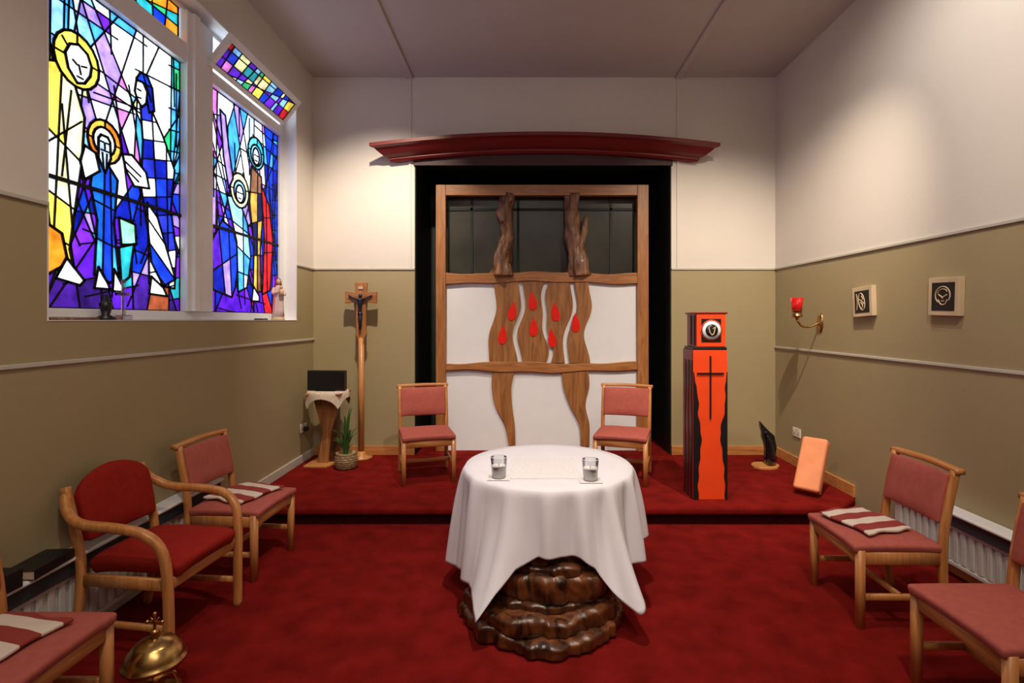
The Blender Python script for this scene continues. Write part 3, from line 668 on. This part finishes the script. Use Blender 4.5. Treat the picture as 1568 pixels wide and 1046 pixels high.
def votive(x, y):
    e = empty('votive_candle_glass', (x, y, TZ+.009))
    lathe('glass_cup', [(1e-5, 0), (.036, 0), (.040, .004), (.048, .12)], 'glass', e)
    lathe('glass_rim', [(.047, .119), (.049, .12), (.047, .123), (.0455, .121), (.047, .119)], 'white', e)
    lathe('candle', [(1e-5, .002), (.034, .002), (.040, .065), (.036, .07), (1e-5, .067)], 'wax', e)
    lathe('wick', [(1e-5, .065), (.0015, .065), (.0015, .08), (1e-5, .08)], 'black', e, seg=8)
    box('coaster', (0, 0, -.002), (.13, .10, .003), 'altlin', e, bevel=.001)
votive(-.135, 3.06); votive(.395, 3.01)

# ------------------------------------------------------------------ totem tabernacle
def totem():
    e = empty('tabernacle_pillar', (1.625, 4.65, .15))
    hw = .150; H = 1.29
    box('pillar_body', (0, 0, H/2), (2*hw, .27, H), 'dred', e, bevel=.004)
    yf = -.135
    box('front_panel', (0, yf-.004, H/2), (2*hw-.006, .008, H-.004), 'orange', e, bevel=.001)
    n = 50
    def edge(side):
        pts = []
        ks = [(0, .045), (.12, .040), (.30, .050), (.42, .062), (.52, .070), (.62, .062), (.72, .042), (.82, .045), (.90, .040), (1.0, .018), (1.10, .006)] if side < 0 else \
             [(0, .020), (.15, .022), (.30, .030), (.42, .045), (.52, .058), (.62, .060), (.72, .030), (.84, .016), (.95, .020), (1.02, .012), (1.10, .005)]
        for i in range(n+1):
            z = 1.10*i/n
            for (a0, w0), (a1, w1) in zip(ks, ks[1:]):
                if a0 <= z <= a1: w = w0+(w1-w0)*(z-a0)/(a1-a0)
            w += .004*math.sin(z*40)*(1 if z < 1 else 0)
            pts.append((side*(hw-.003-w), z+.002))
        return pts+[(side*(hw-.003), 1.10), (side*(hw-.003), .002)]
    prism('black_flame_left', edge(-1), yf-.014, yf-.0085, 'black', e)
    prism('black_flame_right', edge(1), yf-.014, yf-.0085, 'black', e)
    for k in range(3):
        x0 = -hw-.004
        pts = [(-.12+.085*k+.01*math.sin(z*9+k), z) for z in [1.2*i/20 for i in range(21)]]+[(-.12+.085*k+.03+.01*math.sin(z*7+k), z) for z in [1.2*i/20 for i in range(20, -1, -1)]]
        prism('side_stripe_%d' % (k+1), pts, x0, -hw-.0005, 'black', e, 'yz')
    cz = 1.09
    boxes('cross', [((-.006, yf-.02, .70), (.006, yf-.009, 1.24)), ((-.115, yf-.02, cz-.006), (.115, yf-.009, cz+.006))], 'black', e)
    box('head_base', (.005, 0, H+.012), (.29, .26, .024), 'black', e)
    box('head_box', (.012, .0, H+.024+.145), (.255, .25, .29), 'dred', e, bevel=.003)
    box('head_top', (.012, 0, H+.32), (.285, .275, .016), 'dred', e)
    y2 = -.125; zc = H+.17
    boxes('head_side_groove', [((-.122, -.09, H+.04), (-.115, -.06, H+.30)), ((-.122, .0, H+.04), (-.115, .03, H+.30))], 'black', e)
    box('head_front', (.012, y2-.004, zc), (.25, .008, .28), 'orange', e, bevel=.001)
    boxes('black_square', [((-.085+.012, y2-.012, zc-.10), (.085+.012, y2-.0085, zc+.10))], 'black', e)
    rr = (R(90), 0, 0)
    def disc(nm, r0, r1, y, m, dx=0, dz=0):
        lathe(nm, [(r0, 0), (r1, 0), (r1, .004), (r0, .004), (r0, 0)], m, e, loc=(.012+dx, y, zc+dz), seg=40, rot=rr)
    disc('orange_disc', 1e-5, .092, y2-.0125, 'orange'); disc('dark_rim', 1e-5, .086, y2-.0145, 'black'); disc('white_ring', 1e-5, .080, y2-.0165, 'white'); disc('black_disc', 1e-5, .054, y2-.0205, 'black')
    prism('white_mark', [(.012-.03, zc+.03), (.012-.01, zc+.005), (.012+.01, zc+.02), (.012+.035, zc+.035), (.012+.02, zc-.03), (.012, zc-.045), (.012-.02, zc-.02)], y2-.028, y2-.0248, 'cream', e)
    prism('black_mark', [(.012-.02, zc+.02), (.012+.0, zc+.012), (.012+.02, zc+.02), (.012+.012, zc-.02), (.012, zc-.03), (.012-.012, zc-.015)], y2-.031, y2-.0282, 'black', e)
totem()

# ------------------------------------------------------------------ crucifix on stand
def crucifix():
    e = empty('processional_crucifix', (-1.80, 5.86, .15))
    Z = lambda z: z-.15
    lathe('foot', [(1e-5, 0), (.12, 0), (.12, .02), (.05, .035), (.04, .08), (1e-5, .08)], 'oak', e)
    sweep('pole', [(0, 0, .03), (0, 0, Z(1.50))], 'oak', e, r=.031, smoothpath=False, seg=16)
    prism('cross_shaft', [(-.035, Z(1.44)), (.035, Z(1.44)), (.038, Z(1.50)), (.065, Z(1.54)), (.055, Z(1.57)), (.052, Z(1.86)), (.062, Z(2.02)), (.07, Z(2.12)), (-.07, Z(2.12)), (-.062, Z(2.02)), (-.052, Z(1.86)), (-.055, Z(1.57)), (-.065, Z(1.54)), (-.038, Z(1.50))], -.02, .02, 'frame', e, bevel=.005)
    prism('cross_arms', [(-.175, Z(1.885)), (-.06, Z(1.90)), (.06, Z(1.90)), (.175, Z(1.885)), (.175, Z(2.02)), (.06, Z(2.005)), (-.06, Z(2.005)), (-.175, Z(2.02))], -.024, .018, 'frameh', e, bevel=.005)
    y = -.045
    sweep('corpus_torso', [(0, y, Z(1.76)), (.004, y-.005, Z(1.82)), (0, y-.008, Z(1.88)), (0, y-.005, Z(1.925)), (0, y-.01, Z(1.945))], 'bronze', e, r=[.022, .018, .028, .030, .012])
    sweep('corpus_legs', [(.0, y, Z(1.77)), (.008, y-.018, Z(1.69)), (-.002, y, Z(1.61)), (0, y, Z(1.585))], 'bronze', e, r=[.022, .018, .012, .012])
    for s in (-1, 1):
        sweep('corpus_arm_%d' % (1 if s < 0 else 2), [(s*.02, y, Z(1.925)), (s*.075, y, Z(1.945)), (s*.13, y+.005, Z(1.975))], 'bronze', e, r=[.013, .010, .008])
    ball('corpus_head', (.006, y-.012, Z(1.968)), .02, 'bronze', e, (1, 1, 1.25))
    loft('loincloth', [(0, y, Z(1.745), .026, .022), (0, y-.004, Z(1.77), .028, .024), (0, y-.002, Z(1.79), .022, .02)], 'bronze', e)
    box('titulus', (0, -.027, Z(2.06)), (.05, .006, .03), 'cream', e, bevel=.001)
crucifix()

# ------------------------------------------------------------------ corner stand + tv + plant
def stand():
    e = empty('pedestal_side_table', (-2.09, 5.64, .15))
    box('top', (0, 0, .765), (.38, .34, .02), 'slab', e)
    box('pedestal_back', (.03, .05, .39), (.13, .12, .73), 'stumpd', e, bevel=.01)
    prism('pedestal_wing', [(-.10, .02), (.02, .02), (.05, .35), (.16, .74), (-.15, .74), (-.04, .35)], -.06, -.01, 'slab', e, bevel=.008)
    prism('base', [(-.20, -.17), (.05, -.19), (.10, -.05), (.13, .16), (-.18, .16)], 0, .025, 'oakh', e, 'xy', bevel=.006)
stand()
drape('lace_tablecloth', (-2.09, 5.64, .94), .205, hang_sq(.205, .27), 'lace', flare=.05, amp=.02, nf=8, seed=.7, n=200, zmin=.2)
tv = empty('small_television', (-2.09, 5.61, .944)); tv.rotation_euler = (0, 0, R(-4))
box('casing', (0, 0, .11), (.41, .07, .21), 'black', tv, bevel=.006)
box('screen', (0, -.037, .112), (.385, .004, .18), 'blackg', tv, bevel=.001)
box('foot', (0, 0, .003), (.22, .12, .006), 'black', tv, bevel=.002)
def plant():
    e = empty('potted_plant', (-1.84, 5.47, .15))
    lathe('wicker_basket', [(1e-5, 0), (.085, 0), (.11, .05), (.115, .10), (.10, .155), (.105, .165), (.09, .165), (.085, .13), (1e-5, .13)], 'basket', e)
    for k in range(7):
        lathe('basket_weave_%d' % k, [(.09+.022*math.sin(math.pi*(k+.5)/7)-.004, .012+k*.022), (.100+.022*math.sin(math.pi*(k+.5)/7), .018+k*.022), (.09+.022*math.sin(math.pi*(k+.5)/7)-.004, .026+k*.022)], 'basket', e)
    r = random.Random(4)
    for k in range(26):
        a = r.uniform(0, 6.28); h = r.uniform(.12, .30); sp = r.uniform(.03, .12)
        if k < 4: h = r.uniform(.4, .52); sp = .04
        c, s = math.cos(a), math.sin(a); V = []; F = []; n = 8
        for i in range(n+1):
            t = i/n; w = .013*math.sin(math.pi*min(1, t*.9+.1))+.001
            x = c*sp*t*t+c*.02; yy = s*sp*t*t+s*.02; z = .13+h*math.sin(t*1.45)
            V += [(x-s*w, yy+c*w, z), (x+c*.004, yy+s*.004, z-.003), (x+s*w, yy-c*w, z)]
        for i in range(n):
            for q in (0, 1): F.append((3*i+q, 3*i+q+1, 3*i+q+4, 3*i+q+3))
        o = add('leaf_%d' % k, V, F, 'leaf', e, smooth=True)
        o.modifiers.new('s', 'SOLIDIFY').thickness = .002
plant()

# ------------------------------------------------------------------ right side objects
def sculpture():
    e = empty('abstract_sculpture', (2.56, 5.50, .15))
    prism('base', [(.15*math.cos(a*.5236)*(1+.1*math.sin(a)), .12*math.sin(a*.5236)) for a in range(12)], 0, .03, 'oakh', e, 'xy', bevel=.006)
    L = [(.01, .03), (-.005, .10), (.0, .18), (-.01, .25), (-.03, .31), (-.035, .37), (-.05, .43), (-.055, .485)]
    Rr = [(.10, .03), (.115, .08), (.105, .15), (.115, .21), (.10, .28), (.09, .335), (.05, .37), (.02, .40), (-.02, .44)]
    l = cr([(a, 0, b) for a, b in L], 5); r = cr([(a, 0, b) for a, b in Rr], 5)
    prism('back_wing', [(p.x, p.z) for p in l]+[(p.x, p.z) for p in r[::-1]], -.02, .03, 'blackg', e, bevel=.012)
    loft('body', [(.05, -.02, .03, .05, .045), (.05, -.02, .12, .045, .05), (.045, -.02, .20, .036, .042), (.03, -.02, .28, .032, .034), (.015, -.02, .33, .02, .025), (.005, -.02, .36, .008, .01)], 'blackg', e, fold=.1, nf=3)
    ball('small_head', (-.01, -.03, .37), .022, 'blackg', e)
sculpture()
def kneeler():
    e = empty('kneeler_cushion', (2.48, 4.58, .15), R(42))
    a = R(30)
    u = Vector((math.sin(a), 0, math.cos(a))); nrm = Vector((-math.cos(a), 0, math.sin(a)))
    def at(h, o): p = Vector((.03, 0, .045))+u*h+nrm*o; return tuple(p)
    box('pad', at(.245, .0), (.075, .215, .49), 'peach', e, bevel=.026, rot=(0, a, 0), seg=4)
    box('backboard', at(.245, -.048), (.018, .205, .48), 'oak', e, bevel=.004, rot=(0, a, 0))
    box('prop', (.30, 0, .155), (.02, .03, .30), 'oak', e, bevel=.003, rot=(0, -R(12), 0))
kneeler()
def lamp():
    e = empty('sanctuary_lamp', (XR, 5.10, 1.67))
    lathe('wall_plate', [(1e-5, 0), (.05, 0), (.05, .006), (.03, .02), (1e-5, .024)], 'brass', e, rot=(0, R(-90), 0)).scale = (2.0, 1, 1)
    sweep('arm', [(-.015, 0, 0), (-.10, 0, -.035), (-.18, 0, -.03), (-.23, 0, .03)], 'brass', e, r=.011)
    lathe('cup', [(1e-5, .03), (.012, .03), (.018, .05), (.05, .065), (.055, .072), (.045, .078), (.045, .12), (.055, .125), (1e-5, .125)], 'brass', e, loc=(-.23, 0, 0))
    lathe('red_glass', [(1e-5, .11), (.046, .11), (.050, .16), (.062, .245), (.057, .245), (.045, .14), (1e-5, .13)], 'redglass', e, loc=(-.23, 0, 0))
    sweep('cross_bar', [(-.23, -.02, .02), (-.23, .02, .02)], 'brass', e, r=.006, smoothpath=False)
lamp()
def plaque(y, z, variant, s=.25):
    e = empty('icon_plaque', (XR-.021, y, z))
    e.rotation_euler = (R(2 if variant else -3), 0, 0)
    box('block', (0, 0, 0), (.04, s, s), 'cream', e, bevel=.003)
    x = -.0212
    boxes('print', [((x-.0015, -s*.37, -s*.37), (x+.001, s*.37, s*.37))], 'black', e)
    C = 'cream'
    if variant:
        sweep('halo', [(x-.002, .062*math.cos(t), .060*math.sin(t)+.008) for t in [-.9+i*.42 for i in range(12)]], C, e, r=.0042)
        sweep('inner_halo', [(x-.002, .044*math.cos(t), .040*math.sin(t)+.012) for t in [.2+i*.4 for i in range(7)]], C, e, r=.003)
        sweep('brow', [(x-.002, -.035, .012), (x-.002, -.005, -.004), (x-.002, .0, -.012), (x-.002, .006, -.004), (x-.002, .035, .014)], C, e, r=.0045)
        sweep('jaw', [(x-.002, -.040, -.022), (x-.002, -.018, -.052), (x-.002, .015, -.052), (x-.002, .038, -.022)], C, e, r=.0042)
        sweep('mouth', [(x-.002, -.012, -.030), (x-.002, .012, -.030)], C, e, r=.003)
    else:
        sweep('leaf_outline', [(x-.002, .038*math.sin(t)+.012*math.cos(t), .072*math.cos(t)) for t in [i*.4488 for i in range(15)]], C, e, r=.004)
        sweep('figure', [(x-.002, .0, .05), (x-.002, -.014, .02), (x-.002, .010, -.005), (x-.002, -.012, -.03), (x-.002, .0, -.06)], C, e, r=.004)
        sweep('arm', [(x-.002, .03, .02), (x-.002, .0, .005), (x-.002, -.03, -.02)], C, e, r=.0035)
        sweep('arc', [(x-.002, .066, .07), (x-.002, .056, .0), (x-.002, .066, -.07)], C, e, r=.003)
plaque(4.415, 1.855, 0); plaque(3.565, 1.86, 1, .26)
def socket(x, y, z, s, plug):
    e = empty('wall_socket', (x, y, z))
    box('plate', (s*.006, 0, 0), (.012, .15, .09), 'plastic', e, bevel=.003)
    box('switch_1', (s*.013, -.045, .02), (.004, .018, .018), 'white', e, bevel=.001)
    box('switch_2', (s*.013, .045, .02), (.004, .018, .018), 'white', e, bevel=.001)
    for k in (-1, 1): boxes('holes_%d' % k, [((s*.0125-.001, k*.035-.010, -.02), (s*.0125+.001, k*.035-.004, -.01)), ((s*.0125-.001, k*.035+.004, -.02), (s*.0125+.001, k*.035+.010, -.01))], 'black', e)
    if plug: box('plug', (s*.035, 0, -.01), (.045, .05, .05), 'black', e, bevel=.006)
socket(XR, 5.53, .51, -1, False); socket(XL, 5.72, .52, 1, True)

# ------------------------------------------------------------------ radiators
def radiator(xw, s, y0, y1, ztop):
    e = empty('radiator', (xw, 0, 0))
    L = [((s*.05, y0, .10), (s*.075, y1, ztop-.11))]
    y = y0+.02
    while y < y1-.04:
        L.append(((s*.075, y, .12), (s*.088, y+.035, ztop-.13))); y += .062
    L += [((s*.048, y0, .09), (s*.092, y1, .115)), ((s*.048, y0, ztop-.13), (s*.092, y1, ztop-.105))]
    boxes('ribbed_panel', L, 'rad', e, bevel=.004)
    boxes('dark_gap_backing', [((0.001*s, y0, .12), (s*.045, y1, ztop-.03))], 'radd', e)  # near-black backing for the shaded gap under the shelf
    boxes('shelf', [((0.001*s, y0-.03, ztop-.025), (s*.13, y1+.04, ztop))], 'white', e, bevel=.01)
    boxes('shelf_gap_shade', [((s*.09, y0-.02, ztop-.10), (s*.11, y1+.02, ztop-.026))], 'radd', e)  # dark strip standing in for the shade below the shelf
    boxes('feet', [((s*.04, y0+.1, 0), (s*.08, y0+.13, .1)), ((s*.04, y1-.13, 0), (s*.08, y1-.1, .1))], 'rad', e)
radiator(XL, 1, 1.6, 3.95, .50); radiator(XR, -1, 1.7, 3.98, .455)
def book(x, y, z, yaw, s=(.13, .19, .035), st=1):
    e = empty('hymn_book', (x, y, z), yaw)
    for k in range(st):
        zz = k*(s[2]+.002)
        box('pages_%d' % k, (.002, 0, zz+s[2]/2), (s[0]-.008, s[1]-.008, s[2]-.006), 'cream', e, bevel=.001)
        boxes('cover_%d' % k, [((-s[0]/2, -s[1]/2, zz), (s[0]/2, s[1]/2, zz+.003)), ((-s[0]/2, -s[1]/2, zz+s[2]-.003), (s[0]/2, s[1]/2, zz+s[2])), ((-s[0]/2-.003, -s[1]/2, zz), (-s[0]/2, s[1]/2, zz+s[2])), ((s[0]/2, -s[1]/2, zz), (s[0]/2+.003, s[1]/2, zz+s[2]))], 'black', e, bevel=.001)
book(-2.322, 2.52, .5, R(5), s=(.13, .24, .045)); book(-2.322, 2.27, .5, R(-3), s=(.13, .18, .04), st=2)

# ------------------------------------------------------------------ window-sill objects
def madonna():
    e = empty('madonna_statue', (-2.47, 5.30, 1.70), R(30))
    lathe('plinth', [(1e-5, 0), (.06, 0), (.06, .02), (.05, .03), (1e-5, .03)], 'cream', e)
    loft('robe', [(0, 0, .03, .055, .05), (0, 0, .10, .05, .045), (0, 0, .20, .045, .038), (0, -.005, .27, .042, .034), (0, 0, .32, .045, .030), (0, 0, .345, .025, .022), (0, 0, .36, .014, .014)], 'robe', e, fold=.07, nf=8, seg=40)
    ball('head', (0, -.006, .388), .024, 'skin', e, (.9, 1, 1.25))
    loft('veil', [(0, .012, .20, .052, .028), (0, .012, .30, .052, .030), (0, .010, .35, .036, .028), (0, .008, .39, .030, .027), (0, .006, .415, .022, .022), (0, .004, .425, .008, .008)], 'hair', e)
    sweep('arm_1', [(-.042, 0, .32), (-.05, -.03, .27), (-.01, -.055, .285)], 'robe', e, r=[.016, .016, .010])
    sweep('arm_2', [(.042, 0, .32), (.055, -.03, .26), (.02, -.055, .26)], 'robe', e, r=[.016, .016, .010])
    loft('infant_body', [(.025, -.05, .245, .02, .018), (.025, -.052, .28, .024, .02), (.022, -.05, .31, .018, .014)], 'cream', e)
    ball('infant_head', (.022, -.052, .33), .016, 'skin', e)
madonna()
e = empty('glass_cross', (-2.47, 3.24, 1.70))
boxes('cross_body', [((-.008, -.011, .03), (.008, .011, .25)), ((-.008, -.06, .15), (.008, .06, .172))], 'glass', e, bevel=.003)
box('foot', (0, 0, .015), (.06, .08, .03), 'glass', e, bevel=.006)
e = empty('oil_burner', (-2.46, 3.09, 1.70))
lathe('bowl', [(1e-5, 0), (.05, 0), (.055, .012), (.02, .03), (.03, .07), (.034, .10), (.02, .11), (.012, .15), (1e-5, .155)], 'black', e)
e = empty('window_pole', (-2.44, 2.85, 1.708), R(4))
sweep('stick', [(0, -.16, 0), (0, .18, 0)], 'drift', e, r=.008, smoothpath=False)
sweep('hook', [(0, .18, 0), (0, .22, .01), (0, .23, .03)], 'brass', e, r=.004)
e = empty('sill_box', (-2.46, 4.93, 1.70), R(8))
box('lid', (0, 0, .018), (.08, .16, .008), 'white', e); box('case', (0, 0, .0075), (.075, .15, .014), 'radd', e)

# ------------------------------------------------------------------ sanctus bell
def bell():
    e = empty('altar_bell', (-1.665, 2.37, 0))
    lathe('base', [(1e-5, 0), (.105, 0), (.105, .006), (.09, .012), (.075, .014), (.055, .024), (.02, .035), (.015, .05), (.024, .06), (.015, .07), (.015, .12), (1e-5, .12)], 'brass', e, seg=48)
    lathe('gong_dome', [(.104, .148), (.122, .150), (.128, .156), (.126, .164), (.120, .168), (.116, .185), (.104, .212), (.082, .236), (.078, .240), (.055, .252), (.028, .262), (1e-5, .264)], 'brass', e, seg=48).modifiers.new('s', 'SOLIDIFY').thickness = .003
    lathe('lower_bowl', [(1e-5, .098), (.05, .100), (.090, .115), (.112, .135), (.120, .148)], 'brass', e, seg=48)
    for k in range(4):
        a = k*math.pi/2+.5
        sweep('scroll_foot_%d' % k, [(.02*math.cos(a), .02*math.sin(a), .10), (.07*math.cos(a), .07*math.sin(a), .085), (.085*math.cos(a), .085*math.sin(a), .05), (.10*math.cos(a), .10*math.sin(a), .012)], 'brass', e, r=[.008, .007, .006, .009])
    lathe('finial', [(1e-5, .262), (.022, .262), (.012, .272), (.02, .284), (.01, .298), (1e-5, .30)], 'brass', e)
    boxes('finial_cross', [((-.005, -.005, .295), (.005, .005, .365)), ((-.030, -.005, .325), (.030, .005, .336))], 'brass', e, bevel=.002)
    for s in (-1, 1):
        ball('knob_%d' % (1 if s < 0 else 2), (s*.034, 0, .331), .009, 'brass', e)
        sweep('ray_%d' % (1 if s < 0 else 2), [(0, 0, .331), (s*.02, 0, .352)], 'brass', e, r=.003, smoothpath=False)
    ball('knob_3', (0, 0, .368), .009, 'brass', e)
bell()

# ------------------------------------------------------------------ lights
WARM = (1, .86, .67)
def spot(name, loc, tgt, P, size=70, blend=.6, rad=.05, c=WARM):
    l = bpy.data.lights.new(name, 'SPOT'); l.energy = P; l.spot_size = R(size); l.spot_blend = blend; l.shadow_soft_size = rad; l.color = c
    o = bpy.data.objects.new(name, l); col.objects.link(o); o.location = loc
    o.rotation_euler = (Vector(tgt)-Vector(loc)).to_track_quat('-Z', 'Y').to_euler(); return o
def area(name, loc, tgt, P, sx, sy, c=(1, .91, .83)):
    l = bpy.data.lights.new(name, 'AREA'); l.energy = P; l.shape = 'RECTANGLE'; l.size = sx; l.size_y = sy; l.color = c
    o = bpy.data.objects.new(name, l); col.objects.link(o); o.location = loc
    o.rotation_euler = (Vector(tgt)-Vector(loc)).to_track_quat('-Z', 'Y').to_euler(); return o
spot('ceiling_spot_1', (-1.25, 4.2, 4.42), (-1.65, 6.0, 2.0), 480, 76, 1, .04)
spot('ceiling_spot_2', (1.95, 3.15, 4.42), (2.05, 5.6, 1.4), 600, 76, 1, .03)
spot('ceiling_spot_3', (.15, 2.4, 4.42), (.2, 4.0, .5), 420, 78, 1, .06, (1, .90, .78))
spot('ceiling_spot_4', (-.6, .9, 4.42), (-1.7, 3.0, .4), 160, 80, 1, .08)
spot('ceiling_spot_5', (1.2, .9, 4.42), (2.3, 2.9, 1.0), 230, 80, 1, .08)
spot('ceiling_spot_6', (1.65, 2.7, 4.42), (2.95, 3.6, 2.9), 150, 95, 1, .08, (1, .92, .82))
area('added_fill_light', (.2, -.4, 4.4), (.2, 1.2, 0), 80, 3, 1.5)  # added soft fill behind the camera; no fixture there

w = bpy.data.worlds.new('world'); sc.world = w; w.use_nodes = True
bg = w.node_tree.nodes['Background']; bg.inputs[0].default_value = (.82, .90, 1, 1); bg.inputs[1].default_value = 2.7

# ------------------------------------------------------------------ camera
cam = bpy.data.cameras.new('camera'); co = bpy.data.objects.new('camera', cam); col.objects.link(co)
co.location = (0, 0, 1.70); co.rotation_euler = (R(90), 0, 0)
cam.sensor_width = 36; cam.lens = 18.37; cam.shift_x = -.0096; cam.shift_y = -.021; cam.clip_start = .05
sc.camera = co
sc.view_settings.view_transform = 'Standard'
sc.view_settings.look = 'None'
